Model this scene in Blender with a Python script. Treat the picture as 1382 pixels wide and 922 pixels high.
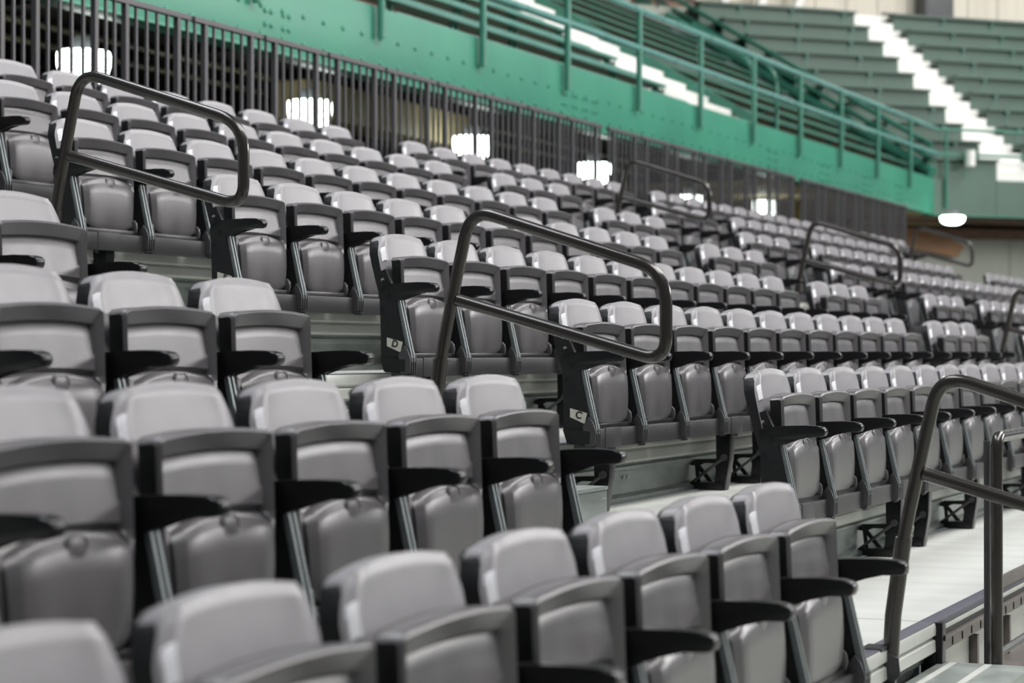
import bpy, bmesh, math, random
from mathutils import Vector, Matrix

for o in list(bpy.data.objects):
    bpy.data.objects.remove(o, do_unlink=True)
C = bpy.context.scene.collection
random.seed(7)
R = math.radians

# ------------------------------------------------------------------ camera
CAM = Vector((-5.11157, -1.52322, 0.44758))
cr = Vector((0.408391, -0.912807, -0.000109)); cu = Vector((-0.004753, -0.002246, 0.999986)); cd = Vector((0.912795, 0.408385, 0.005256))
cam_data = bpy.data.cameras.new('camera')
cam = bpy.data.objects.new('camera', cam_data); C.objects.link(cam)
cam.matrix_world = Matrix(((cr.x, cu.x, -cd.x, CAM.x), (cr.y, cu.y, -cd.y, CAM.y), (cr.z, cu.z, -cd.z, CAM.z), (0, 0, 0, 1)))
cam_data.sensor_width = 36; cam_data.lens = 2849.95 / 1382 * 36
cam_data.clip_start = .05; cam_data.clip_end = 300
cam_data.dof.use_dof = True; cam_data.dof.focus_distance = 7.8; cam_data.dof.aperture_fstop = 3.1
bpy.context.scene.camera = cam

# ------------------------------------------------------------------ light
w = bpy.data.worlds.new('hall_air'); bpy.context.scene.world = w; w.use_nodes = True
w.node_tree.nodes['Background'].inputs[0].default_value = (.80, .90, 1.0, 1)
w.node_tree.nodes['Background'].inputs[1].default_value = .14
def area(name, loc, target, sx, sy, power, col=(1, 1, 1)):
    d = bpy.data.lights.new(name, 'AREA'); d.shape = 'RECTANGLE'; d.size = sx; d.size_y = sy; d.energy = power; d.color = col
    o = bpy.data.objects.new(name, d); C.objects.link(o); o.location = loc
    o.rotation_euler = (Vector(target) - Vector(loc)).to_track_quat('-Z', 'Y').to_euler()
    return o
area('arena_light_bank', (3, -6, 14), (4, 3, 0), 16, 5, 2600, (1, .98, .96))
area('arena_light_bank', (19, -6, 15), (19, 3, 1), 16, 5, 2100, (1, .98, .96))
area('arena_light_bank', (1, 5, 14), (2, 3, 0), 12, 4, 1300, (.93, .96, 1))
area('arena_light_bank', (38, -4, 17), (40, 8, 5), 16, 6, 3000, (1, .99, .96))
area('far_side_light_bank', (30, -19, 9.5), (9, 3, 1), 18, 3.5, 3600, (1, .98, .97))
vs = bpy.context.scene.view_settings
vs.view_transform = 'Standard'; vs.look = 'None'; vs.exposure = 0.0; vs.gamma = 1.0; vs.use_curve_mapping = False

# ------------------------------------------------------------------ lattice of the seating
P = .53; D = .80899; H = .28015
def zdeck(j): return j * H - .76
def ynose(j): return (j - 1) * D + .11
def project(x, y, z):
    v = Vector((x, y, z)) - CAM; d = v.dot(cd)
    return 691 + 2849.95 * v.dot(cr) / d, 461 - 2849.95 * v.dot(cu) / d, d

# ------------------------------------------------------------------ materials
def mat(name, col, rough=.5, metal=0., var=.12, scale=8., bump=0., bscale=60., spec=.5, stretch=None, col2=None, coat=0.):
    m = bpy.data.materials.new(name); m.use_nodes = True
    nt = m.node_tree; b = nt.nodes['Principled BSDF']
    b.inputs['Roughness'].default_value = rough; b.inputs['Metallic'].default_value = metal
    b.inputs['Specular IOR Level'].default_value = spec; b.inputs['Coat Weight'].default_value = coat
    tc = nt.nodes.new('ShaderNodeTexCoord'); mp = nt.nodes.new('ShaderNodeMapping')
    nt.links.new(tc.outputs['Object'], mp.inputs['Vector'])
    if stretch: mp.inputs['Scale'].default_value = stretch
    n = nt.nodes.new('ShaderNodeTexNoise'); n.inputs['Scale'].default_value = scale; n.inputs['Detail'].default_value = 5
    nt.links.new(mp.outputs[0], n.inputs['Vector'])
    r = nt.nodes.new('ShaderNodeValToRGB'); nt.links.new(n.outputs['Fac'], r.inputs['Fac'])
    a = [c * (1 - var) for c in col]; c2 = [min(1, c * (1 + var)) for c in (col2 or col)]
    r.color_ramp.elements[0].color = (*a, 1); r.color_ramp.elements[0].position = .32
    r.color_ramp.elements[1].color = (*c2, 1); r.color_ramp.elements[1].position = .68
    nt.links.new(r.outputs[0], b.inputs['Base Color'])
    mr = nt.nodes.new('ShaderNodeMapRange'); mr.inputs['To Min'].default_value = max(0, rough - .06); mr.inputs['To Max'].default_value = min(1, rough + .08)
    nt.links.new(n.outputs['Fac'], mr.inputs['Value']); nt.links.new(mr.outputs[0], b.inputs['Roughness'])
    if bump:
        n2 = nt.nodes.new('ShaderNodeTexNoise'); n2.inputs['Scale'].default_value = bscale; n2.inputs['Detail'].default_value = 3
        nt.links.new(mp.outputs[0], n2.inputs['Vector'])
        bp = nt.nodes.new('ShaderNodeBump'); bp.inputs['Strength'].default_value = bump; bp.inputs['Distance'].default_value = .002
        nt.links.new(n2.outputs['Fac'], bp.inputs['Height']); nt.links.new(bp.outputs[0], b.inputs['Normal'])
    return m
def emis(name, col, s):
    m = bpy.data.materials.new(name); m.use_nodes = True; b = m.node_tree.nodes['Principled BSDF']
    b.inputs['Base Color'].default_value = (*col, 1); b.inputs['Emission Color'].default_value = (*col, 1); b.inputs['Emission Strength'].default_value = s
    return m
M = dict(
    back=mat('grey_plastic', (.290, .280, .294), .36, var=.04, scale=14, bump=.10, bscale=300),
    seat=mat('charcoal_plastic', (.108, .103, .108), .32, var=.12, scale=9, bump=.10, bscale=300, stretch=(1, 1, .4)),
    black=mat('black_plastic', (.008, .008, .009), .30, var=.1, scale=20, spec=.35),
    panel=mat('black_moulding_and_side_shade', (.011, .011, .012), .5, var=.2, scale=20, bump=.1, bscale=200, spec=.3),  # real black parts, plus painted shade on seat and backrest sides
    steel=mat('dark_grey_steel', (.062, .060, .064), .42, metal=.35, var=.1, scale=12),
    strut=mat('blue_grey_steel', (.20, .225, .23), .42, metal=.45, var=.15, scale=20),
    rail=mat('bronze_grey_paint', (.036, .031, .028), .25, metal=.3, var=.02, scale=3, coat=.35),
    tag=mat('white_sticker', (.88, .88, .92), .3, var=.03, scale=60),
    ink=mat('black_ink', (.01, .01, .01), .5, var=.05),
    plate=mat('cream_plate', (.55, .54, .47), .4, var=.06, scale=40),
    galv=mat('galvanised_steel', (.34, .375, .355), .38, metal=.5, var=.22, scale=5, bump=.1, bscale=40, stretch=(1, 1, 2.5)),
    cream=mat('cream_painted_steel', (.55, .56, .52), .38, metal=.1, var=.07, scale=4),
    strip=mat('grey_edge_strip', (.10, .10, .125), .55, var=.15, scale=30),
    deck=mat('pale_deck_board', (.54, .55, .52), .50, var=.06, scale=2.5, bump=.12, bscale=30, stretch=(3, .6, 1)),
    bolt=mat('zinc_bolt', (.6, .6, .58), .3, metal=.9, var=.1),
    fence=mat('grey_fence_paint', (.078, .074, .080), .45, metal=.1, var=.08, scale=6),
    green=mat('teal_green_paint', (.048, .25, .172), .38, var=.08, scale=.8, bump=.10, bscale=8, col2=(.044, .265, .17)),
    green_rail=mat('green_rail_paint', (.04, .20, .14), .32, var=.08, scale=4),
    rail_blue=mat('pale_green_rail_paint', (.11, .30, .27), .28, var=.08, scale=4, coat=.3),
    bench=mat('grey_green_bench_paint', (.080, .138, .108), .5, var=.10, scale=1.5),
    plank2=mat('dark_green_plank', (.055, .16, .12), .4, var=.1, scale=3),
    plank=mat('light_green_plank', (.12, .30, .25), .38, var=.10, scale=3),
    wood=mat('brown_wood', (.20, .115, .08), .6, var=.3, scale=4, stretch=(1, 6, 6)),
    orange=mat('orange_wood', (.30, .15, .06), .5, var=.2, scale=2, stretch=(1, 5, 5)),
    white=mat('white_stair_paint', (.88, .88, .84), .5, var=.04, scale=3),
    beige=mat('beige_panel_wall', (.62, .58, .50), .6, var=.08, scale=1.2, stretch=(3, 3, .3)),
    greywall=mat('grey_green_wall', (.42, .44, .38), .7, var=.10, scale=.7),
    soffit=mat('tan_soffit', (.42, .34, .18), .6, var=.18, scale=1.5),
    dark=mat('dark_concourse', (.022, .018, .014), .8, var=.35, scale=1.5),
    pipe=mat('olive_pipe', (.12, .11, .07), .5, var=.2, scale=6),
    greybox=mat('dark_grey_box', (.09, .095, .10), .5, var=.1),
    yellow=mat('ochre_column', (.35, .24, .05), .5, var=.2),
    brownrail=mat('taupe_steel', (.17, .15, .14), .45, metal=.2, var=.1),
    lamp=emis('lamp_glow', (.90, 1.0, .93), 9.0),
    halo=emis('lit_signal', (.9, .85, .7), 3.0),
)

# ------------------------------------------------------------------ mesh helpers
def mesh(name, bm, m, smooth=True, angle=40):
    bmesh.ops.recalc_face_normals(bm, faces=bm.faces)
    me = bpy.data.meshes.new(name); bm.to_mesh(me); bm.free()
    for mm in (m if isinstance(m, (list, tuple)) else [m]): me.materials.append(mm)
    if smooth:
        me.polygons.foreach_set('use_smooth', [True] * len(me.polygons))
        try: me.set_sharp_from_angle(angle=R(angle))
        except Exception: pass
    return me
def link(name, me, parent=None, loc=(0, 0, 0), rot=(0, 0, 0)):
    o = bpy.data.objects.new(name, me); C.objects.link(o); o.location = loc; o.rotation_euler = rot
    if parent: o.parent = parent
    return o
def obj(name, bm, m, parent=None, smooth=True, loc=(0, 0, 0), rot=(0, 0, 0)):
    return link(name, mesh(name, bm, M[m] if isinstance(m, str) else m, smooth), parent, loc, rot)
def tag(o, label=None, cat=None, group=None, kind=None):
    if label: o['label'] = label
    if cat: o['category'] = cat
    if group: o['group'] = group
    if kind: o['kind'] = kind
    return o
def empty(name, loc=(0, 0, 0), rz=0):
    o = bpy.data.objects.new(name, None); C.objects.link(o); o.location = loc; o.rotation_euler = (0, 0, rz); o.empty_display_size = .1
    return o
def box(bm, x0, x1, y0, y1, z0, z1, bev=0.):
    vs_ = [bm.verts.new((x, y, z)) for z in (z0, z1) for y in (y0, y1) for x in (x0, x1)]
    fs = [bm.faces.new([vs_[i] for i in f]) for f in ((0, 2, 3, 1), (4, 5, 7, 6), (0, 1, 5, 4), (2, 6, 7, 3), (0, 4, 6, 2), (1, 3, 7, 5))]
    if bev:
        es = {e for f in fs for e in f.edges}
        bmesh.ops.bevel(bm, geom=list(es), offset=bev, segments=2, affect='EDGES', profile=.6)
    return bm
def prism_x(bm, pts, x0, x1, bev=0.):
    """polygon of (y, z) points extruded along x"""
    a = [bm.verts.new((x0, y, z)) for y, z in pts]; b = [bm.verts.new((x1, y, z)) for y, z in pts]
    n = len(pts); fs = [bm.faces.new(a), bm.faces.new(b[::-1])]
    for i in range(n): fs.append(bm.faces.new((a[i], b[i], b[(i + 1) % n], a[(i + 1) % n])))
    if bev:
        es = {e for f in fs[:2] for e in f.edges}
        bmesh.ops.bevel(bm, geom=list(es), offset=bev, segments=2, affect='EDGES', profile=.6)
    return bm
def tube(bm, path, r, n=10, caps=True):
    path = [Vector(p) for p in path]; rings = []
    ref = None
    for i, p in enumerate(path):
        t = (path[min(i + 1, len(path) - 1)] - path[max(i - 1, 0)]).normalized()
        if ref is None:
            ref = t.orthogonal().normalized()
        ref = (ref - t * ref.dot(t)).normalized(); q = t.cross(ref)
        rings.append([bm.verts.new(p + (ref * math.cos(2 * math.pi * k / n) + q * math.sin(2 * math.pi * k / n)) * r) for k in range(n)])
    for a, b in zip(rings, rings[1:]):
        for k in range(n): bm.faces.new((a[k], a[(k + 1) % n], b[(k + 1) % n], b[k]))
    if caps: bm.faces.new(rings[0][::-1]); bm.faces.new(rings[-1])
    return bm
def rounded(path, rad, seg=6):
    """polyline with its inner corners rounded"""
    path = [Vector(p) for p in path]; out = [path[0]]
    for i in range(1, len(path) - 1):
        a, b, c = path[i - 1], path[i], path[i + 1]
        r = rad[i - 1] if isinstance(rad, (list, tuple)) else rad
        u = (a - b).normalized(); v = (c - b).normalized()
        p0 = b + u * r; p1 = b + v * r
        for k in range(seg + 1):
            t = k / seg; out.append(p0 * (1 - t) ** 2 + b * 2 * t * (1 - t) + p1 * t * t)
    out.append(path[-1]); return out
def slab(bm, front, back, S, T, two=False):
    """closed solid between two parametric sheets"""
    F = [[bm.verts.new(front(s, t)) for s in S] for t in T]
    B = [[bm.verts.new(back(s, t)) for s in S] for t in T]
    for G, flip in ((F, 0), (B, 1)):
        for i in range(len(T) - 1):
            for k in range(len(S) - 1):
                f = [G[i][k], G[i][k + 1], G[i + 1][k + 1], G[i + 1][k]]
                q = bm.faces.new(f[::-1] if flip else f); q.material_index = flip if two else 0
    for i in range(len(T) - 1):
        for k in (0, len(S) - 1):
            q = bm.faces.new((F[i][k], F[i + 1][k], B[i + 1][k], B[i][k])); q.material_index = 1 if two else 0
    for k in range(len(S) - 1):
        for i in (0, len(T) - 1): bm.faces.new((F[i][k], F[i][k + 1], B[i][k + 1], B[i][k]))
    return bm
def disc(bm, c, axis, r, h, n=10):
    c = Vector(c); a = Vector(axis).normalized()
    return tube(bm, [c, c + a * h], r, n)

# ------------------------------------------------------------------ setting: decks, noses, risers
XL = -5.2; XE = 23.6
NROW = 8
def deck_panels(j, x0, x1, parent):
    yb = ynose(j + 1) + .02; yf = ynose(j) + .055
    x = x0; k = 0
    meshes = {}
    while x < x1 - .01:
        wdt = min(.61, x1 - x)
        key = round(wdt, 2)
        if key not in meshes:
            bm = box(bmesh.new(), .003, wdt - .003, 0, yb - yf, -.02, 0, .0015)
            meshes[key] = mesh('floor_panel', bm, M['deck'])
        link('floor_panel', meshes[key], parent, (x, yf, zdeck(j) + random.uniform(-.0008, 0)))
        x += wdt
for j in range(0, NROW + 1):
    x0 = XL if j else -4.0; x1 = XE if j < 6 else 22.9
    if j >= 4: x1 = 26.5
    if j == 0: x1 = 2.10
    z = zdeck(j); yn = ynose(j)
    root = tag(empty('floor', (0, 0, 0)), kind='structure')
    root['label'] = 'pale boarded seating tier deck, tier %d counted from the lowest' % (j + 1)
    bm = box(bmesh.new(), x0, x1, yn + .05, (ynose(j + 1) + .02) if j < NROW else 5.86, z - .06, z - .022)
    obj('underlay', bm, 'strip', root)
    if j < NROW: deck_panels(j, x0, x1, root) if j < 4 else obj('floor_board', box(bmesh.new(), x0, x1, yn + .055, ynose(j + 1) + .02, z - .02, z), 'deck', root)
    # riser sheet below the nose, with its turned lips
    if j > 0:
        xr = x1
        zl = zdeck(j - 1)
        obj('edge_strip', box(bmesh.new(), x0, xr if j > 1 else 2.10, yn + .006, yn + .06, z - .018, z + .002, .001), 'strip', root)
        prof = [(yn + .05, z - .004), (yn + .004, z - .002), (yn, z - .012), (yn, z - .042), (yn + .014, z - .052), (yn + .002, z - .062), (yn, z - .098), (yn + .012, z - .108), (yn + .05, z - .108)]
        if j == 1:
            for a, b in ((x0, 2.10),):
                bm = prism_x(bmesh.new(), prof, a, b); obj('nosing', bm, 'cream', root)
        else:
            xa = x0
            bm = prism_x(bmesh.new(), prof, x0, xr); obj('nosing', bm, 'cream', root)
        rr = [(yn + .055, z - .108), (yn + .055, z - .125), (yn + .04, z - .128), (yn + .04, z - .14), (yn + .058, z - .15), (yn + .058, zl + .035), (yn + .03, zl + .022), (yn + .03, zl + .002), (yn + .075, zl + .002), (yn + .075, z - .108)]
        bm = prism_x(bmesh.new(), rr, x0, xr if j > 1 else 2.10); obj('riser_sheet', bm, 'galv', root)
        if 1 < j < 6:
            bm = bmesh.new()
            for k in range(14):
                xx = .8 + k * 1.33
                for dx in (0, .055): disc(bm, (xx + dx, yn + .058, z - .175), (0, -1, 0), .008, .007, 8)
            tag(obj('bolt', bm, 'bolt', root), kind='stuff')

# concourse floor behind the top tier
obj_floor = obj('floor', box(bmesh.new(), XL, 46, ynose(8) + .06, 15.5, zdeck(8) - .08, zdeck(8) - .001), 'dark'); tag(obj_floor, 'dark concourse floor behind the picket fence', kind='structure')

# ------------------------------------------------------------------ one seat: every mesh built once
def S_(n): return [-1 + 2 * i / n for i in range(n + 1)]
# local frame: x = 0 at the seat's centre, y = 0 its folded front, z = 0 the deck
ZS = .76
def back_front(s, t):
    hw = .202 + .029 * min(1, t * 1.5)
    if t > .86: hw -= .034 * ((t - .86) / .14) ** 1.25
    z0 = ZS - .36; z1 = ZS + .107 - .019 * s * s - (.016 * max(0, (abs(s) - .86) / .14) ** 2)
    z = z0 + (z1 - z0) * t
    y = .026 + .092 * t ** 1.15 + .006 * math.sin(t * 3.1) - .016 * abs(s) ** 3
    if abs(s) > .84: y += .019 * (abs(s) - .84) / .16
    if t > .97: y += .004
    return (s * hw, y, z)
def back_mesh():
    def rear(s, t):
        x, y, z = back_front(s, t)
        return (x * .965, y + .037 * (1.0 - .35 * (1 - t)) * (1 + .25 * abs(s) ** 4), z - (.006 if t == 1 else 0))
    S = [-1, -.99, -.965, -.93, -.86, -.84, -.7, -.5, -.25, 0, .25, .5, .7, .84, .86, .93, .965, .99, 1]
    T = [0, .15, .3, .45, .6, .75, .86, .90, .94, .97, .99, 1]
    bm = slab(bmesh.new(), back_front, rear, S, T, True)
    return mesh('backrest', bm, [M['back'], M['panel']], angle=38)  # sides painted black to stand in for shade, rear along with them
def seat_mesh():
    S = [-1, -.985, -.965, -.92, -.875, -.855, -.83, -.5, -.25, 0, .25, .5, .83, .855, .875, .92, .965, .985, 1]
    T = [0, .006, .018, .05, .105, .115, .13, .2, .3, .40, .43, .445, .48, .56, .7, .85, .96, 1]      # 0 top .. 1 bottom
    def front(s, t):
        hw = .221 - .020 * max(0, t - .45) / .55
        arc = .012 * (1 - s * s)
        z = ZS - .40 * t + arc * (1 - .3 * t)
        if abs(s) > .90 and t < .1: z -= .012 * ((abs(s) - .90) / .10) ** 2 * (1 - t / .1)
        if t > .85: z += .03 * (abs(s) ** 4) * (t - .85) / .15
        y = -.014 * t
        k = max(0, min(1, (.965 - abs(s)) / .09))                 # the rim dips towards the recess
        kt = max(0, min(1, (t - .018) / .087))
        if t < .46: y += .017 * min(k, kt) * (1 - .85 * max(0, min(1, (t - .13) / .30)) * (abs(s) < .86))
        inside = abs(s) < .86
        if inside and .11 < t < .46:
            y += .011
            if t < .118: y += .004
            if t > .42: y += .012
        if inside and t >= .46: y += .014
        if abs(s) > .98: y += .004 if abs(s) < .99 else .010
        if t < .006: y += .010
        elif t < .018: y += .004
        return (s * hw, y, z)
    def back(s, t):
        x, y, z = front(s, t)
        return (x * .985, .064 - .02 * t - .010 * abs(s) ** 3, z - (.004 if t == 0 else 0))
    return mesh('seat', slab(bmesh.new(), front, back, S, T, True), [M['seat'], M['panel']], angle=32)  # shade put into the colour: side faces black, rear likewise
def pan_mesh():
    S = [-1, -.98, -.93, -.87, -.84, -.6, -.3, 0, .3, .6, .84, .87, .93, .98, 1]
    T = [0, .02, .05, .09, .12, .3, .5, .7, .85, .93, .98, 1]
    def front(s, t, off=0):
        hw = .197 - .012 * t - .018 * max(0, (t - .8) / .2) ** 2 - .014 * max(0, (.06 - t) / .06)
        zt = ZS - .192 + .030 * (1 - s * s) ; zb = ZS - .410 + .026 * abs(s) ** 4
        z = zt + (zb - zt) * t
        y = -.026 - .010 * math.sin(t * 2.6) + .002 * t
        y += .014 * max(0, (abs(s) - .84) / .16) ** 1.1
        if t < .12: y += .010 * ((.12 - t) / .12) ** .8
        if t < .02: y += .006
        if t > .9: y += .014 * ((t - .9) / .1) ** 2
        return (s * hw, y, z)
    return mesh('underside_pan', slab(bmesh.new(), front, lambda s, t: (front(s, t)[0], .02, front(s, t)[2]), S, T), M['seat'], angle=38)
def latch_mesh():
    bm = bmesh.new(); n = 16; zc = ZS - .189; yf = -.0275
    def ring(rx, rz, y):
        out = []
        for k in range(n):
            a = 2 * math.pi * k / n; c, s = math.cos(a), math.sin(a)
            out.append(bm.verts.new((math.copysign(abs(c) ** .7, c) * rx, y + .10 * s * rz, zc + math.copysign(abs(s) ** .7, s) * rz)))
        return out
    rs = [ring(.034, .0235, .0), ring(.034, .0235, yf), ring(.031, .0205, yf - .0015), ring(.031, .0205, yf + .003), ring(.0285, .018, yf + .003), ring(.0285, .018, yf - .001), ring(.010, .007, yf - .003)]
    for a, b in zip(rs, rs[1:]):
        for k in range(n): bm.faces.new((a[k], a[(k + 1) % n], b[(k + 1) % n], b[k]))
    bm.faces.new(rs[-1]); bm.faces.new(rs[0][::-1])
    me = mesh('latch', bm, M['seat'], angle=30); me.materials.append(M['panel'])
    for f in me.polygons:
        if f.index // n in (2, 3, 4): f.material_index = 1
    return me
def shaft_mesh():
    bm = box(bmesh.new(), -.224, .224, -.030, .055, ZS - .437, ZS - .395, .006)
    return mesh('hinge_cover', bm, M['black'])
def arm_mesh():
    pts = [(.078, -.140), (.074, -.126), (.062, -.117), (.03, -.1125), (-.03, -.108), (-.10, -.106), (-.150, -.108), (-.172, -.112), (-.181, -.120), (-.182, -.134), (-.176, -.145), (-.160, -.149), (-.12, -.149), (-.07, -.155), (-.035, -.167), (-.005, -.184), (.015, -.196), (.036, -.201), (.058, -.197), (.073, -.182), (.080, -.160)]
    bm = prism_x(bmesh.new(), [(y, ZS + z) for y, z in pts], -.022, .022, .006)
    return mesh('armrest', bm, M['black'], angle=45)
def cap_mesh():                                                   # the pivot screw on the side of the arm
    bm = bmesh.new(); disc(bm, (-.0225, .036, ZS - .160), (-1, 0, 0), .012, .003, 12); disc(bm, (-.0255, .036, ZS - .160), (-1, 0, 0), .005, .002, 6)
    return mesh('pivot_screw', bm, M['panel'])
def standard_mesh():
    pts = [(.078, -.06), (.060, -.12), (.066, -.19), (.055, -.41), (.045, -.473), (-.050, -.478), (-.066, -.45), (-.060, -.40), (-.008, -.18), (.02, -.12), (.052, -.05)]
    bm = prism_x(bmesh.new(), [(y, ZS + z) for y, z in pts], -.012, .012, .002)
    return mesh('side_standard', bm, M['panel'], angle=30)
def strut_mesh():
    bm = bmesh.new()
    for x0, x1 in ((-.017, -.006), (.004, .015)):
        prism_x(bm, [(.002, ZS - .15), (-.012, ZS - .15), (-.070, ZS - .40), (-.074, ZS - .43), (-.056, ZS - .43), (-.050, ZS - .40)], x0, x1, .0015)
    return mesh('front_strut', bm, M['strut'], angle=30)
def bracket_mesh():
    bm = bmesh.new()
    for k, x in enumerate((-.030, -.012, .006, .024)):
        prism_x(bm, [(-.045, ZS - .365), (-.062, ZS - .385), (-.074, ZS - .42), (-.072, ZS - .478), (-.030, ZS - .488), (-.02, ZS - .40)], x - .0035, x + .0035, .001)
        disc(bm, (x, -.055, ZS - .489), (0, 0, -1), .005, .008, 6)
    box(bm, -.034, .028, -.066, -.010, ZS - .489, ZS - .484)
    return mesh('hinge_bracket', bm, M['steel'], angle=30)
def lug_mesh(sx):
    bm = bmesh.new()
    prism_x(bm, [(-.02, ZS - .345), (-.032, ZS - .358), (-.036, ZS - .38), (-.030, ZS - .402), (.0, ZS - .405), (.0, ZS - .345)], sx * .199 - .006, sx * .199 + .006, .003)
    return mesh('hinge_lug', bm, M['seat'], angle=30)
def endpanel_mesh():
    pts = [(.072, -.18), (.060, -.405), (.068, -.415), (.046, -.474), (-.052, -.476), (-.058, -.42), (-.050, -.405), (-.004, -.178)]
    bm = prism_x(bmesh.new(), [(y, ZS + z) for y, z in pts], -.026, -.012, .003)
    pts = [(.066, -.413), (.048, -.470), (-.050, -.472), (-.054, -.420)]
    prism_x(bm, [(y, ZS + z) for y, z in pts], -.034, -.020, .003)
    for y, z in ((.066, -.21), (.050, -.465), (.066, -.10)):
        disc(bm, (-.024, y - .012, ZS + z), (-1, 0, 0), .005, .006, 8)
    return mesh('end_panel', bm, M['panel'], angle=30)
def tag_mesh():
    bm = bmesh.new()
    # sticker on the upper left of the backrest, following its slope
    def f(off):
        def g(s, t):
            x, y, z = back_front(-.900 + .050 * s, .835 + .060 * t)
            return (x, y - off, z)
        return g
    slab(bm, f(.0035), f(.0), [-1, 0, 1], [-1, 0, .42, 1])
    return mesh('number_tag', bm, M['tag'], False)
def lugback_mesh():
    bm = bmesh.new()
    disc(bm, (-.013, .062, ZS - .095), (-1, 0, 0), .007, .004, 8)
    return mesh('side_bolt', bm, M['bolt'])
ME = dict(back=back_mesh(), seat=seat_mesh(), pan=pan_mesh(), latch=latch_mesh(), arm=arm_mesh(), cap=cap_mesh(), std=standard_mesh(), strut=strut_mesh(), brk=bracket_mesh(), lug=lug_mesh(-1), lug2=lug_mesh(1), shaft=shaft_mesh(), endp=endpanel_mesh(), tag=tag_mesh(), lb=lugback_mesh())

def make_seat(detail=2):
    r = empty('stadium_seat')
    link('backrest', ME['back'], r)
    if detail > 0: link('number_tag', ME['tag'], r.children[0])
    s = link('seat', ME['seat'], r)
    p = link('underside_pan', ME['pan'], s); 
    if detail > 0:
        link('latch', ME['latch'], s); link('hinge_lug', ME['lug'], s); link('hinge_lug', ME['lug2'], s)
        link('hinge_cover', ME['shaft'], r)
    a = link('armrest', ME['arm'], r, (-P / 2, 0, 0))
    if detail > 1: link('pivot_screw', ME['cap'], a)
    st = link('side_standard', ME['std'], r, (-P / 2, 0, 0))
    if detail > 0: link('front_strut', ME['strut'], st); link('hinge_bracket', ME['brk'], st)
    if detail > 1: link('side_bolt', ME['lb'], st)
    return r
def copy_tree(o, parent=None):
    c = o.copy(); C.objects.link(c)
    if parent: c.parent = parent
    for ch in list(o.children): copy_tree(ch, c)
    return c
protos = {k: make_seat(k) for k in (2, 1, 0)}
used = {2: False, 1: False, 0: False}
ORD = ['first', 'second', 'third', 'fourth', 'fifth', 'sixth', 'seventh', 'eighth', 'ninth', 'tenth', 'eleventh', 'twelfth', 'thirteenth', 'fourteenth']
ROWN = ['front row', 'second row', 'row lettered C', 'row lettered D', 'row lettered E', 'third row from the top', 'second row from the top', 'top row']
def add_end(root, side, letter=None, near=True):
    if side == 'left':
        e = link('end_panel', ME['endp'], root, (-P / 2, 0, 0))
        if letter:
            bm = prism_x(bmesh.new(), [(.036, ZS - .331), (.036, ZS - .366), (-.026, ZS - .392), (-.036, ZS - .350)], -.0272, -.0262)
            pl = obj('letter_plate', bm, 'plate', root, loc=(-P / 2, 0, 0)); pl['label'] = 'small cream plate lettered ' + letter
            cur = bpy.data.curves.new('row_letter', 'FONT'); cur.body = letter; cur.size = .039; cur.extrude = .0004; cur.offset = .0012; cur.align_x = 'CENTER'; cur.align_y = 'CENTER'
            to = bpy.data.objects.new('tmp', cur); C.objects.link(to)
            dg = bpy.context.evaluated_depsgraph_get(); me = bpy.data.meshes.new_from_object(to.evaluated_get(dg)); bpy.data.objects.remove(to, do_unlink=True)
            me.materials.clear(); me.materials.append(M['ink'])
            lt = link('row_letter', me, pl); 
            m4 = Matrix(((0, 0, -1, -.0279), (-1, 0, 0, -.001), (0, 1, 0, ZS - .3585), (0, 0, 0, 1)))
            lt.matrix_local = m4 @ Matrix.Rotation(R(-14), 4, 'Z')
    else:
        a = link('armrest', ME['arm'], root, (P / 2, 0, 0)); st = link('side_standard', ME['std'], root, (P / 2, 0, 0))
        link('front_strut', ME['strut'], st); link('hinge_bracket', ME['brk'], st)
def place_seat(x, j, label, group, ends=(), letter=None):
    y = j * D; z = zdeck(j)
    u, v, dist = project(x, y, z + .7)
    det = 2 if dist < 12 else (1 if dist < 24 else 0)
    if used[det]: r = copy_tree(protos[det])
    else: r = protos[det]; used[det] = True
    r.location = (x, y, z)
    tag(r, label, 'seat', group)
    pending.append((r, ends, letter))
    return r
pending = []
X0 = .213                                      # seat centre from the lattice's corner
secs = []                                      # (row, list of (x, label tail), left end?, right end?)
def beam(x0, x1, j, label):
    b = empty('seat_beam', ((x0 + x1) / 2, j * D, zdeck(j)))
    cx = (x0 + x1) / 2; L = x1 - x0
    bm = box(bmesh.new(), -L / 2, L / 2, -.045, .035, ZS - .492, ZS - .416, .004)
    obj('box_rail', bm, 'steel', b)
    x = x0 + .22
    while x < x1 - .15 and project(x, j * D, zdeck(j))[2] < 22:
        bm = box(bmesh.new(), -.085, .085, -.048, .0, ZS - .494, ZS - .414, .002)
        disc(bm, (-.06, -.02, ZS - .494), (0, 0, -1), .009, .014, 8); disc(bm, (.06, -.02, ZS - .494), (0, 0, -1), .009, .014, 8)
        obj('splice_sleeve', bm, 'steel', b, loc=(x - cx, 0, 0))
        x += 1.6
    # cast legs with a cut-out gusset and a brace rod
    offs = [.35, 3.25, 4.3, 6.4, 9.4, 10.6]; n = int(round(L / P)); k0 = 0
    for q in offs:
        if q < n - .2:
            leg = link('leg', LEG, b, (x0 + .06 + q * P - cx, 0, 0))
            link('brace_rod', ROD, leg)
    tag(b, label, 'beam', 'steel beams under the seat rows')
    return b
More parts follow.
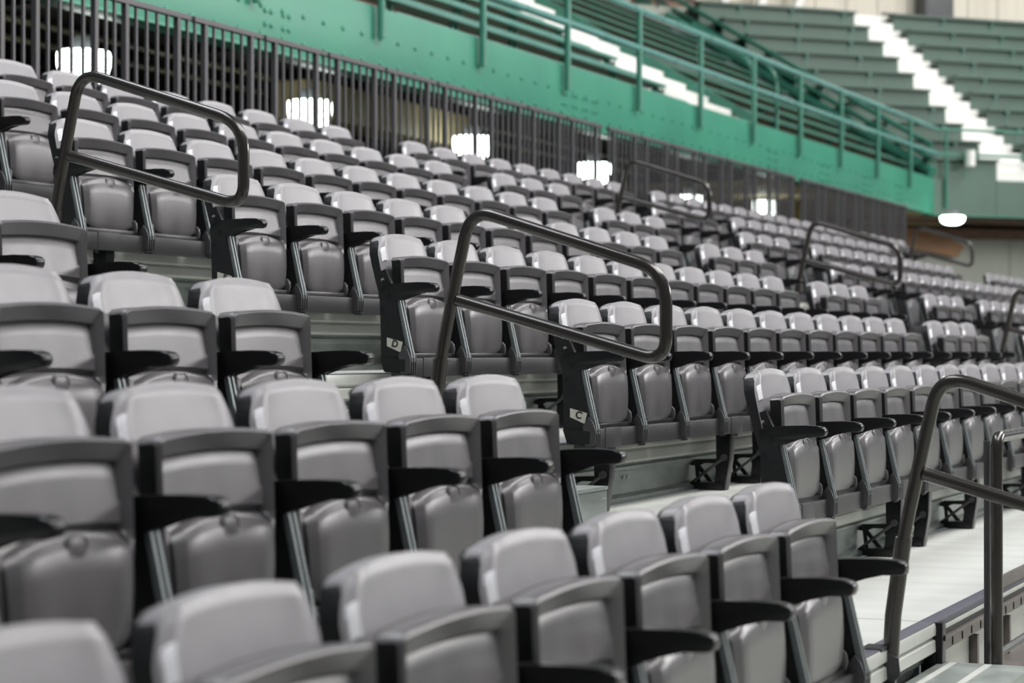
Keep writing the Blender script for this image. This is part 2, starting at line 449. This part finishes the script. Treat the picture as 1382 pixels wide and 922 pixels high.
def leg_mesh():
    bm = bmesh.new()
    A = lambda L: [(y, ZS + z) for y, z in L]
    prism_x(bm, A([(.037, -.492), (-.036, -.492), (-.031, -.612), (-.008, -.757), (.05, -.757), (.030, -.64)]), -.032, .032, .003)   # column
    prism_x(bm, A([(.03, -.612), (.173, -.618), (.173, -.645), (.132, -.648), (.10, -.634), (.03, -.634)]), -.006, .006)      # top arm of the gusset
    prism_x(bm, A([(.128, -.64), (.146, -.646), (.085, -.72), (.06, -.72)]), -.006, .006)
    prism_x(bm, A([(.132, -.64), (.150, -.64), (.140, -.73), (.122, -.73)]), -.006, .006)
    prism_x(bm, A([(.18, -.735), (.14, -.722), (0, -.722), (0, -.757), (.18, -.757)]), -.045, .045, .003)   # base shoe
    prism_x(bm, A([(.03, -.634), (.055, -.634), (.03, -.70)]), -.006, .006)
    for y, z in ((.155, -.735), (.01, -.722)):
        for x in (-.035, .035): disc(bm, (x, y, ZS + z), (0, 0, 1), .007, .01, 8)
    return mesh('leg', bm, M['black'], angle=30)
def rod_mesh():
    bm = bmesh.new(); tube(bm, [(-.036, -.012, ZS - .60), (-.036, .165, ZS - .735)], .007, 8)
    tube(bm, [(-.045, -.006, ZS - .605), (-.03, -.006, ZS - .605)], .016, 10)
    return mesh('brace_rod', bm, M['steel'], angle=30)
LEG = leg_mesh(); ROD = rod_mesh()
beams = []
def run(j, xs, block, count_from, letter=None, order=1, left=True, right=True, beam_label=None):
    """a run of seats side by side; xs are the lattice corners, ordered left to right"""
    n = len(xs)
    for k, x in enumerate(xs):
        u, v, dist = project(x + X0, j * D, zdeck(j) + .88)
        u2, v2, _ = project(x + X0 + .24, j * D, zdeck(j) + .5)
        if u2 < -25 or u > 1440 or v > 960: continue
        idx = k if order > 0 else n - 1 - k
        ends = []
        if k == 0 and left: ends.append('left')
        if k == n - 1 and right: ends.append('right')
        lab = 'grey folding seat, %s from %s, %s, %s' % (ORD[idx], count_from, ROWN[j], block)
        if k == 0 and letter: lab = 'grey end seat whose black side panel carries the cream plate lettered ' + letter
        place_seat(x + X0, j, lab, 'folding seats of the ' + ROWN[j], ends, letter if k == 0 else None)
    beams.append((max(xs[0], XL) - .045, xs[-1] + .47, j, beam_label or ('dark steel beam under the %s, %s' % (ROWN[j], block))))
S2 = 2.627
for j in range(0, 5):
    n = {0: 8, 1: 8, 2: 6, 3: 4, 4: 3}[j]
    run(j, [-(n - 1 - k) * P for k in range(n)], 'near left block', 'near aisle', order=-1)
for j in range(1, 8):
    x = [S2 + k * P for k in range(11)]
    left = j != 7
    run(j, x, 'wide middle block', 'near aisle', letter={2: 'C', 3: 'D', 4: 'E'}.get(j), left=left)
    if j != 7:
        run(j, [S2 + (12.1 + k) * P for k in range(3)], 'three-seat run', 'second aisle', order=-1)
        if j > 1:
            run(j, [S2 + (18.5 + k) * P for k in range(3)], 'run past second aisle', 'second aisle')
            run(j, [S2 + (22.75 + k) * P for k in range(12)], 'far block', 'its near end')
    else:
        run(j, [S2 + (12.35 + k) * P for k in range(9)], 'middle run', 'its near end')
        run(j, [S2 + (22.6 + k) * P for k in range(12)], 'far run', 'its near end')
        run(j, [S2 + (34.7 + k) * P for k in range(8)], 'farthest run', 'its near end')
for j in (4, 5):
    run(j, [S2 + (38.4 + k) * P for k in range(8)], 'block past third aisle', 'third aisle')
for r, ends, letter in pending:
    for e in ends: add_end(r, e, letter)
for k, p in protos.items():
    if not used[k]:
        for c in list(p.children_recursive): bpy.data.objects.remove(c, do_unlink=True)
        bpy.data.objects.remove(p, do_unlink=True)
for b in beams: beam(*b)

# ------------------------------------------------------------------ aisle steps
AISLES = [(.56, 2.37), (10.62, 12.20), (21.0, 22.7)]
def step(a, j, label, strips=False):
    x0, x1 = AISLES[a]; yn = ynose(j); z = zdeck(j) - .14; zl = zdeck(j - 1)
    if strips: x1 = 2.165
    s = empty('aisle_step', ((x0 + x1) / 2, yn - .15, zl)); hw = (x1 - x0) / 2; hh = z - zl
    bm = box(bmesh.new(), -hw, hw, -.155, .148, hh - .012, hh, .003); obj('tread', bm, 'galv', s)
    bm = box(bmesh.new(), -hw + .002, hw - .002, -.150, .148, .001, hh - .012); obj('box_body', bm, 'galv', s)
    for yy in (-.02, .10):
        if j < 4: obj('grip_strip', box(bmesh.new(), -hw + .02, hw - .02, yy - .012, yy + .012, hh, hh + .002), 'cream', s)
    bm = bmesh.new()
    for yy in (-.13, .12):
        for zz in (.03, .09): disc(bm, (hw - .002, yy, zz), (1, 0, 0), .006, .005, 8)
    for xx in (-hw + .03, hw - .03):
        for zz in (.03, .09): disc(bm, (xx, -.150, zz), (0, -1, 0), .006, .005, 8)
    obj('rivet', bm, 'bolt', s)
    tag(s, label, 'step', 'galvanised steps in the aisles')
AN = ['near aisle', 'second aisle', 'third aisle']
for a in range(3):
    for j in range(1, 8):
        if a and j < 2: continue
        if a == 2 and j < 4: continue
        step(a, j, 'galvanised box step in the %s in front of the %s' % (AN[a], ROWN[j]), a == 0 and j == 1)

# ------------------------------------------------------------------ aisle handrails
def handrail(xc, j, label):
    yn = ynose(j); h = empty('handrail', (xc, yn, zdeck(j)))
    top = rounded([(0, -.012, .10), (0, -.048, .36), (0, -.105, .62), (0, -.160, .862), (0, -.872, .635), (0, -.872, .335), (0, -.11, .548)], [.08, .10, .10, .11, .085], 8)
    obj('rail_loop', tube(bmesh.new(), top, .0215, 16), 'rail', h)
    obj('sleeve', tube(bmesh.new(), [(0, .0, -.085), (0, -.012, .10), (0, -.046, .345)], .0265, 16), 'rail', h)
    bm = box(bmesh.new(), -.10, .012, .0, .07, -.005, .006, .002)
    prism_x(bm, [(.012, -.01), (-.036, -.03), (-.042, -.085), (-.02, -.105), (.012, -.10)], -.030, -.024, .001)
    box(bm, -.012, .014, -.02, .02, -.13, -.08, .002)
    disc(bm, (.027, -.035, .24), (1, 0, 0), .007, .008, 8); disc(bm, (0, -.054, .24), (0, -1, 0), .006, .006, 8)
    obj('foot_bracket', bm, 'steel', h)
    tag(h, label, 'handrail', 'looped handrails in the aisles')
handrail(1.45, 1, 'bronze looped handrail nearest the camera, at the lower right of the near aisle')
handrail(1.45, 3, 'bronze looped handrail beside the first seat of row lettered D')
handrail(1.45, 5, 'bronze looped handrail at upper left, beside the row just above lettered E')
handrail(11.42, 7, 'small looped handrail of the second aisle, topmost against the grey fence')
handrail(11.30, 5, 'small looped handrail midway up the second aisle')
handrail(11.30, 3, 'looped handrail cut by the right edge, low in the second aisle')
handrail(21.75, 7, 'most distant looped handrail, in front of the brown soffit')

# guard rail and open front of the wide deck
g = empty('guard_rail', (2.19, -.08, -.76))
pts = rounded([(0, 0, 0), (0, 0, .917), (2.2, 0, .917)], .05, 8)
obj('bent_rail', tube(bmesh.new(), pts, .021, 16), 'rail', g)
obj('post', tube(bmesh.new(), [(.085, .05, .0), (.085, .05, .90)], .012, 10), 'steel', g)
obj('post', tube(bmesh.new(), [(1.2, 0, .0), (1.2, 0, .90)], .02, 12), 'rail', g)
obj('lower_rail', tube(bmesh.new(), [(0, 0, .17), (2.2, 0, .17)], .014, 10), 'steel', g)
tag(g, 'dark upright guard rail with bent top at the lower right deck edge', 'guard rail')
fr = tag(empty('trim_1', (2.10, .11, zdeck(1))), 'cream and taupe steel front edge of the wide second tier deck', kind='structure')
L = XE - 2.1
obj('edge_strip', box(bmesh.new(), 0, L, 0, .06, -.02, .002, .001), 'strip', fr)
obj('kick_rail', box(bmesh.new(), .95, L, -.005, .006, .002, .052, .002), 'brownrail', fr)
obj('cream_lip', box(bmesh.new(), 0, L, -.004, .05, -.036, -.021, .002), 'cream', fr)
obj('side_rail', box(bmesh.new(), .10, L, .01, .05, -.115, -.036, .002), 'steel', fr)
obj('slotted_rail', box(bmesh.new(), .10, L, -.012, .01, -.105, -.062, .002), 'brownrail', fr)
bm = bmesh.new()
for k in range(60): box(bm, .2 + k * .16, .206 + k * .16, -.016, -.008, -.098, -.070)
tag(obj('slot', bm, 'black', fr), kind='stuff')
bm = box(bmesh.new(), -.0, .058, -.022, .05, -.150, .0, .004); disc(bm, (.03, -.022, -.055), (0, -1, 0), .010, .006, 10)
box(bm, -.012, .05, .0, .05, -.26, -.10, .003)
obj('corner_bracket', bm, 'black', fr)
obj('cream_upright', box(bmesh.new(), .060, .078, -.008, .05, -.26, -.010, .002), 'cream', fr)
for k in range(14):
    xx = .12 + k * .62
    obj('panel', box(bmesh.new(), xx, xx + .56, .03, .045, -.62, -.125, .002), 'cream', fr)
    obj('upright', box(bmesh.new(), xx + .57, xx + .60, .0, .04, -.9, -.125, .002), 'brownrail', fr)
obj('base_rail', box(bmesh.new(), .1, L, -.10, .02, -.30, -.275, .002), 'brownrail', fr)
# riser under the near end of that deck, arena floor
tag(obj('floor', box(bmesh.new(), -30, 60, -40, .05, -1.32, -1.30), 'greywall'), 'grey arena floor below the tiers', kind='structure')

# ------------------------------------------------------------------ picket fence behind the top row
def fence(x0, x1, label):
    f = empty('picket_fence', (x0, 5.96, zdeck(8)))
    h = 2.63 - zdeck(8)
    pk = mesh('picket', box(bmesh.new(), -.0085, .0085, -.0085, .0085, .05, h - .03), M['fence'], False)
    po = mesh('post', box(bmesh.new(), -.018, .018, -.018, .018, 0, h - .02, .002), M['fence'], False)
    n = max(1, round((x1 - x0) / .93)); w_ = (x1 - x0) / n
    tr = mesh('top_rail', box(bmesh.new(), .02, w_ - .02, -.02, .02, h - .035, h, .003), M['fence'], False)
    br = mesh('bottom_rail', box(bmesh.new(), .02, w_ - .02, -.015, .015, .06, .09, .003), M['fence'], False)
    for k in range(n):
        link('top_rail', tr, f, (k * w_, 0, 0)); link('bottom_rail', br, f, (k * w_, 0, 0))
        for q in range(8):
            xx = k * w_ + .045 + q * (w_ - .09) / 7
            if q in (1, 6): link('post', po, f, (xx, 0, 0))
            else: link('picket', pk, f, (xx, 0, 0))
    tag(f, label, 'fence', 'grey picket fences behind the top row')
fence(3.82, 13.72, 'long grey picket fence at upper left, directly behind the top row of seats')
fence(13.86, 20.2, 'middle grey picket fence reaching to the narrow ochre gap')
fence(20.42, 26.0, 'far grey picket fence beyond the narrow ochre gap')

# ------------------------------------------------------------------ girder, balcony rail, straight balcony benches
GA = R(-.9)
girder = empty('girder', (6, 8, 0), GA); GZ0, GZ1 = 3.085, 3.755; GL = 28.85; GX0 = -3.0
bm = box(bmesh.new(), GX0, GL, 0, .03, GZ0, GZ1, .003); obj('web_plate', bm, 'green', girder)
obj('bottom_flange', box(bmesh.new(), GX0, GL, -.03, .20, GZ0 - .02, GZ0 + .002, .003), 'green', girder)
bm = bmesh.new()
def rivet(bm, x, z, r=.027):
    n = 8; rg = [[bm.verts.new((x + math.cos(2 * math.pi * k / n) * rr, yy, z + math.sin(2 * math.pi * k / n) * rr)) for k in range(n)] for rr, yy in ((r, 0), (r * .75, -.016))]
    c = bm.verts.new((x, -.022, z))
    for k in range(n): bm.faces.new((rg[0][k], rg[0][(k + 1) % n], rg[1][(k + 1) % n], rg[1][k])); bm.faces.new((rg[1][k], rg[1][(k + 1) % n], c))
x = 0.
while x < GL:
    rivet(bm, x, GZ0 + .13); rivet(bm, x, GZ0 + .375); x += .36
for xc in (4.95, 11.4, 12.0, 18.95, 21.6, 24.1, 26.2):
    for dx in (-.20, -.10, .10, .20):
        for z in (.10, .22, .34): rivet(bm, xc + dx, GZ0 + z)
tag(obj('rivets', bm, 'green', girder), kind='stuff')
tag(girder, 'long riveted green girder fronting the balcony above the picket fence', 'girder')
br = empty('balcony_railing', (6, 8, 0), GA)
for z, nm, mm in ((4.225, 'lower_rail', 'rail_blue'), (4.70, 'top_rail', 'rail_blue')):
    obj(nm, tube(bmesh.new(), [(GX0, -.05, z), (GL, -.05, z)], .043, 10), mm, br)
pm = mesh('post', tube(bmesh.new(), [(0, 0, 3.45), (0, 0, 4.70)], .038, 10), M['green_rail'])
for k in range(-3, 10):
    xx = 12.75 - 6 + 2.23 * k
    if xx < GL: link('post', pm, br, (xx, -.06, 0))
tag(br, 'green two-rail balcony railing standing along the riveted girder', 'railing')

NB = 13; RUN = .70; RIS = .41
def bench_block(name, x0, x1, rows, label, taper=0., pm='plank'):
    b = empty(name, (6, 8, GZ1), GA)
    for k in range(rows):
        xb = x1 + taper * k
        obj('floor_step', box(bmesh.new(), x0, xb, .10 + k * RUN, .10 + (k + 1) * RUN + .02, max(-.24, (k - 1) * RIS - .02), k * RIS), 'wood', b, False)
        obj('foot_plank', box(bmesh.new(), x0, xb, .06 + k * RUN, .36 + k * RUN, k * RIS, k * RIS + .035, .004), pm, b, False)
        obj('bench_plank', box(bmesh.new(), x0, xb, .36 + k * RUN, .64 + k * RUN, k * RIS + .235, k * RIS + .275, .004), pm, b, False)
        bm = bmesh.new(); xx = x0 + .5
        while xx < xb - .1:
            box(bm, xx, xx + .03, .46 + k * RUN, .50 + k * RUN, k * RIS + .03, k * RIS + .235); box(bm, xx + .12, xx + .15, .46 + k * RUN, .50 + k * RUN, k * RIS + .03, k * RIS + .235); xx += 1.5
        tag(obj('bench_brackets', bm, 'green_rail', b, False), kind='stuff')
    tag(b, label, 'bleacher')
bench_block('balcony_bleacher', 7.3, 15.5, 9, 'green plank balcony bleacher left of the bright white stair')
bench_block('balcony_bleacher', 18.4, 28.6, NB, 'green and brown balcony bleacher right of the bright white stair', taper=.28, pm='plank2')
sidew = empty('balcony_stair', (6, 8, GZ1), GA)
for k in range(2 * NB):
    obj('stair_step', box(bmesh.new(), 15.51, 18.25, .05 + k * RUN / 2, .05 + (k + 1) * RUN / 2 + .02, k * RIS / 2 - .35, k * RIS / 2 + .02, .004), 'white', sidew, False)
bm = bmesh.new(); prism_x(bm, [(.05, -.02), (.05, .12), (.05 + NB * RUN, .14 + NB * RIS), (.05 + NB * RUN, NB * RIS - .3)], 18.27, 18.35)
obj('side_stringer', bm, 'green_rail', sidew, False)
tag(sidew, 'bright white painted stair between the two balcony bleachers', 'stair')
for k, xx in enumerate((18.5, 19.6)):
    hl = empty('stair_handrail', (6, 8, GZ1), GA)
    obj('bent_pipe', tube(bmesh.new(), rounded([(xx, .15, 0), (xx, .15, .95), (xx, 1.5, 1.75)], .25, 6), .03, 10), 'green_rail', hl)
    tag(hl, ['green curved-top stair handrail just right of the white balcony stair', 'second green curved-top handrail, right of its twin by the white stair'][k], 'handrail', 'curved handrails on the balcony')

# ------------------------------------------------------------------ corner bleachers facing us, turned 45 degrees
CX, CY = 34.83, 7.56
corner_rot = R(-45)                             # local +x runs along the rows to the right, +y uphill
RC, NC, DC = .408, 10, .60
def lx(k): return -.243 * k - .10            # left boundary of each row against the straight block
fa = empty('parapet', (CX, CY, 0), corner_rot)
for k in range(7):
    obj('panel', box(bmesh.new(), k * 1.5 + .004 - .1, k * 1.5 + 1.496 - .1, 0, .05, 3.075, 3.76, .004), 'bench', fa, False)
obj('bottom_flange', box(bmesh.new(), -.1, 10.4, -.04, .3, 3.05, 3.08, .003), 'green_rail', fa, False)
tag(fa, 'flat grey-green balcony front under the corner bleachers at right', 'balcony front')
fr2 = empty('balcony_railing', (CX, CY, 0), corner_rot)
for z in (4.225, 4.70): obj('rail', tube(bmesh.new(), [(.0, -.05, z), (10.4, -.05, z)], .028, 10), 'green_rail', fr2)
for k in range(5): obj('post', tube(bmesh.new(), [(.25 + 2.23 * k, -.05, 3.2), (.25 + 2.23 * k, -.05, 4.70)], .028, 10), 'green_rail', fr2)
tag(fr2, 'green railing continuing across the balcony front at far right', 'railing')
SX0, SX1 = 1.45, 2.42                           # the white stair cuts the rows
def corner_block(xa, xb, label):
    b = empty('corner_bleacher', (CX, CY, 3.76), corner_rot)
    for k in range(NC):
        a = lx(k) if xa is None else xa
        bb = xb
        y0 = .05 + k * DC
        obj('riser_board', box(bmesh.new(), a, bb, y0, y0 + .03, (k - 1) * RC + .06 if k else -.02, k * RC + RC - .05, .003), 'bench', b, False)
        obj('bench_seat', box(bmesh.new(), a, bb, y0 - .10, y0 + .25, k * RC + RC - .045, k * RC + RC, .004), 'bench', b, False)
        obj('tread_board', box(bmesh.new(), a, bb, y0 + .03, y0 + DC + .02, k * RC + RC - .12, k * RC + RC - .06, .003), 'bench', b, False)
        bm = bmesh.new(); xx = math.floor(a) + .45 + .13 * k
        while xx < bb - .1:
            if xx > a: box(bm, xx, xx + .05, y0 - .08, y0, k * RC + RC - .11, k * RC + RC - .045); box(bm, xx + .012, xx + .035, y0 - .012, y0 + .001, k * RC + .03, k * RC + RC - .05)
            xx += 1.25
        tag(obj('brackets', bm, 'green_rail', b, False), kind='stuff')
    tag(b, label, 'bleacher')
corner_block(None, SX0, 'grey-green corner bleacher on the left of the long white stepped aisle')
corner_block(SX1, 10.4, 'grey-green corner bleacher on the right of the long white stepped aisle')
cs = empty('corner_stair', (CX, CY, 3.76), corner_rot)
for k in range(2 * NC):
    obj('stair_step', box(bmesh.new(), SX0 + .005, SX1 - .005, .06 + k * DC / 2, .06 + (k + 1) * DC / 2 + .02, k * RC / 2 - .35, (k + 1) * RC / 2, .004), 'white', cs, False)
tag(cs, 'long white painted stepped aisle climbing the corner bleachers', 'stair')
# sloping rail where straight and corner blocks meet
sr = empty('sloping_railing', (CX, CY, 3.76))
dv = Vector((.39, .92, .545))
for off, rr in ((.62, .05), (.36, .05), (.10, .12)):
    obj('rail', tube(bmesh.new(), [Vector((-.1, 0, off)), Vector((-.1, 0, off)) + dv * 9.5], rr, 10), 'green_rail', sr)
for k in range(6):
    p_ = dv * (k * 1.8 + .2); obj('post', tube(bmesh.new(), [p_, p_ + Vector((0, 0, .5))], .03, 8), 'green_rail', sr)
tag(sr, 'dark green sloping railing where the straight and corner bleachers meet', 'railing')
# wall above the corner bleachers
wl = tag(empty('wall_back', (CX, CY, 0), corner_rot), kind='structure')
ZT = 3.76 + NC * RC; YT = .1 + NC * DC
obj('walkway', box(bmesh.new(), -8, 10.4, YT, YT + 1.0, ZT - .2, ZT - .02), 'greywall', wl, False)
for k in range(26):
    obj('wall_panel', box(bmesh.new(), -9 + k * .8 + .01, -9 + (k + 1) * .8 - .01, YT + 1.0, YT + 1.06 + .02 * (k % 3), ZT - .3, ZT + 5, .006), 'beige', wl, False)
obj('orange_panel', box(bmesh.new(), -3.1, -1.6, YT + .92, YT + 1.0, ZT + .05, ZT + 1.6), 'wood', wl, False)
tr_ = empty('top_railing', (CX, CY, ZT), corner_rot)
for a, b_ in ((-7.0, SX0 - .1), (SX1 + .1, 10.4)):
    obj('rail', tube(bmesh.new(), [(a, NC * DC + .1, .12), (b_, NC * DC + .1, .12)], .03, 8), 'steel', tr_)
    x = a + .3
    while x < b_: obj('post', tube(bmesh.new(), [(x, NC * DC + .1, -.06), (x, NC * DC + .1, .12)], .03, 8), 'steel', tr_); x += 1.25
tag(tr_, 'low dark pipe railing along the top of the corner bleachers', 'railing')
gb = obj('equipment_box', box(bmesh.new(), -.38, .38, 0, .4, 0, 1.4, .02), 'greybox', loc=(0, 0, 0))
gb.matrix_world = Matrix.Translation((CX, CY, 0)) @ Matrix.Rotation(corner_rot, 4, 'Z') @ Matrix.Translation((4.35, YT + .55, ZT + .0))
bmv = bmesh.new(); 
dd = obj('box_door', box(bmesh.new(), -.34, .34, -.012, 0, .05, 1.35, .006), 'greybox', gb)
tag(gb, 'dark grey equipment box against the beige wall at top right', 'box')
for k, (xx, zz) in enumerate(((-1.2, .0),)):
    cb = empty('roof_truss', (CX, CY, ZT), corner_rot)
    for q in range(3):
        obj('diagonal', tube(bmesh.new(), [(xx + q * .9, YT + .6, -.05), (xx + q * .9 + 1.1, YT + .75, 2.6)], .12, 4), 'white', cb, False)
    obj('chord', box(bmesh.new(), xx - .4, xx + 3.0, YT + .55, YT + .8, 2.3, 2.6, .01), 'white', cb, False)
    tag(cb, 'pale diagonal roof truss above the corner bleachers', 'truss')
# small white light on the railing corner
sl = obj('wall_light', tube(bmesh.new(), [(0, 0, 0), (0, 0, .30)], .10, 14), 'white', loc=(CX + .35, CY - .62, 4.0)); tag(sl, 'small white cylinder fixed to the railing corner below the white stepped aisle', 'fixture')
obj('mount', box(bmesh.new(), -.05, .05, -.05, .12, .1, .2), 'green_rail', sl)

# ------------------------------------------------------------------ concourse under the balcony
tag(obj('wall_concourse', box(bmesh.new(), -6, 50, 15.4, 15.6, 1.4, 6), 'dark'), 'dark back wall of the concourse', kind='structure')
cl = tag(empty('ceiling', (6, 8, 0), GA), 'dark underside of the balcony', kind='structure')
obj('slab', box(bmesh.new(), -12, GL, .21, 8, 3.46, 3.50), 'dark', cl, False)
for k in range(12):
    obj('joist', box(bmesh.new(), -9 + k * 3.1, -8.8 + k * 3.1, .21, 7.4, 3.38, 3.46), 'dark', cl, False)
obj('end_soffit', box(bmesh.new(), 20.5, GL, .21, 4.2, 3.05, 3.15), 'soffit', cl, False)
duct = empty('air_duct', (16.1, 9.6, 3.12))
for k in range(3): obj('duct_section', box(bmesh.new(), -1.9 + k * 1.3, -1.9 + (k + 1) * 1.3 - .03, -.2, .3, -.2, .2, .03), 'soffit', duct)
for xx in (-1.3, 0, 1.3): obj('hanger', tube(bmesh.new(), [(xx, .05, .19), (xx, .05, .36)], .012, 6), 'greybox', duct)
tag(duct, 'tan rectangular air duct seen through the picket fence', 'duct')
for k, (y, z, r, lab) in enumerate(((9.9, 3.34, .030, 'upper thin olive pipe running behind the picket fence'), (10.1, 3.22, .03, 'lower thin olive pipe running behind the picket fence'))):
    o = obj('pipe', tube(bmesh.new(), [(5, y, z), (26, y, z)], r, 8), 'pipe'); tag(o, lab, 'pipe')
o = obj('column', box(bmesh.new(), -.14, .14, -.14, .14, 0, 2.4, .01), 'yellow', loc=(31.3, 9.2, zdeck(8))); tag(o, 'ochre column glimpsed through the gap in the fence', 'column')
def lamp(x, y, z, label, zs=1.0):
    l = empty('bowl_lamp', (x, y, z))
    bm = bmesh.new(); n = 20; prof = [(.215, .0), (.225, -.03), (.222, -.12), (.20, -.20), (.15, -.27), (.08, -.305), (.0001, -.315)]
    rg = [[bm.verts.new((r * math.cos(2 * math.pi * k / n), r * math.sin(2 * math.pi * k / n), zz * zs)) for k in range(n)] for r, zz in prof]
    for a, b_ in zip(rg, rg[1:]):
        for k in range(n): bm.faces.new((a[k], a[(k + 1) % n], b_[(k + 1) % n], b_[k]))
    bm.faces.new(rg[0])
    obj('bowl', bm, 'lamp', l)
    obj('housing', tube(bmesh.new(), [(0, 0, .0), (0, 0, .10), (0, 0, .12)], .10, 14), 'greybox', l)
    obj('stem', tube(bmesh.new(), [(0, 0, .1), (0, 0, (3.445 - z if y > 8 else .14))], .012, 6), 'greybox', l)
    tag(l, label, 'lamp', 'glowing bowl lamps under the balcony')
for k, wd in enumerate(['first and largest bowl lamp behind the fence, far left', 'second bowl lamp from the left behind the fence', 'third bowl lamp from the left behind the fence', 'fourth bowl lamp from the left behind the fence', 'fifth bowl lamp, low behind the small upper handrail', 'sixth bowl lamp, beside the ochre gap in the fence']):
    lamp(9.6 + 3.83 * k, 9.0, 2.80 if k == 4 else 2.975, 'glowing ' + wd)
lamp(34.2, 7.06, 2.99, 'glowing shallow lamp hanging clear of the fence below the balcony corner', .5)

# end wall under the corner bleachers
ew = tag(empty('wall_end', (CX, CY, 0), corner_rot), kind='structure')
for k in range(6): obj('wall_panel', box(bmesh.new(), -5 + k * 2.6, -5 + (k + 1) * 2.6 - .02, 1.6, 1.75, -1.3, 2.72, .004), 'greywall', ew, False)
obj('wood_band', box(bmesh.new(), -5, 10.4, 1.5, 1.75, 2.72, 2.92, .01), 'wood', ew, False)
obj('shadow_gap', box(bmesh.new(), -5, 10.4, 1.8, 1.9, 2.92, 3.05, .01), 'dark', ew, False)
obj('soffit_board', box(bmesh.new(), -5, 10.4, .3, 1.8, 3.0, 3.05, .01), 'wood', ew, False)
OR = [(-1.4, 1.45, 2.94), (.37, 1.45, 2.9), (.95, 1.45, 2.86), (1.63, 1.45, 2.57), (1.46, 1.45, 2.35), (.95, 1.45, 2.42), (-1.4, 1.45, 2.72)]
bm = bmesh.new(); vs3 = [bm.verts.new(v) for v in OR]; f3 = bm.faces.new(vs3)
ex = bmesh.ops.extrude_face_region(bm, geom=[f3]); bmesh.ops.translate(bm, verts=[v for v in ex['geom'] if isinstance(v, bmesh.types.BMVert)], vec=(0, .1, 0))
obj('orange_panel', bm, 'orange', ew, False)
bm = bmesh.new(); f4 = bm.faces.new([bm.verts.new(v) for v in ((-1, 1.3, 3.3), (.2, 1.3, 3.26), (1.0, 1.3, 3.12), (1.0, 1.3, 2.96), (-1, 1.3, 2.96))])
ex = bmesh.ops.extrude_face_region(bm, geom=[f4]); bmesh.ops.translate(bm, verts=[v for v in ex['geom'] if isinstance(v, bmesh.types.BMVert)], vec=(0, .1, 0))
obj('tan_panel', bm, 'soffit', ew, False)
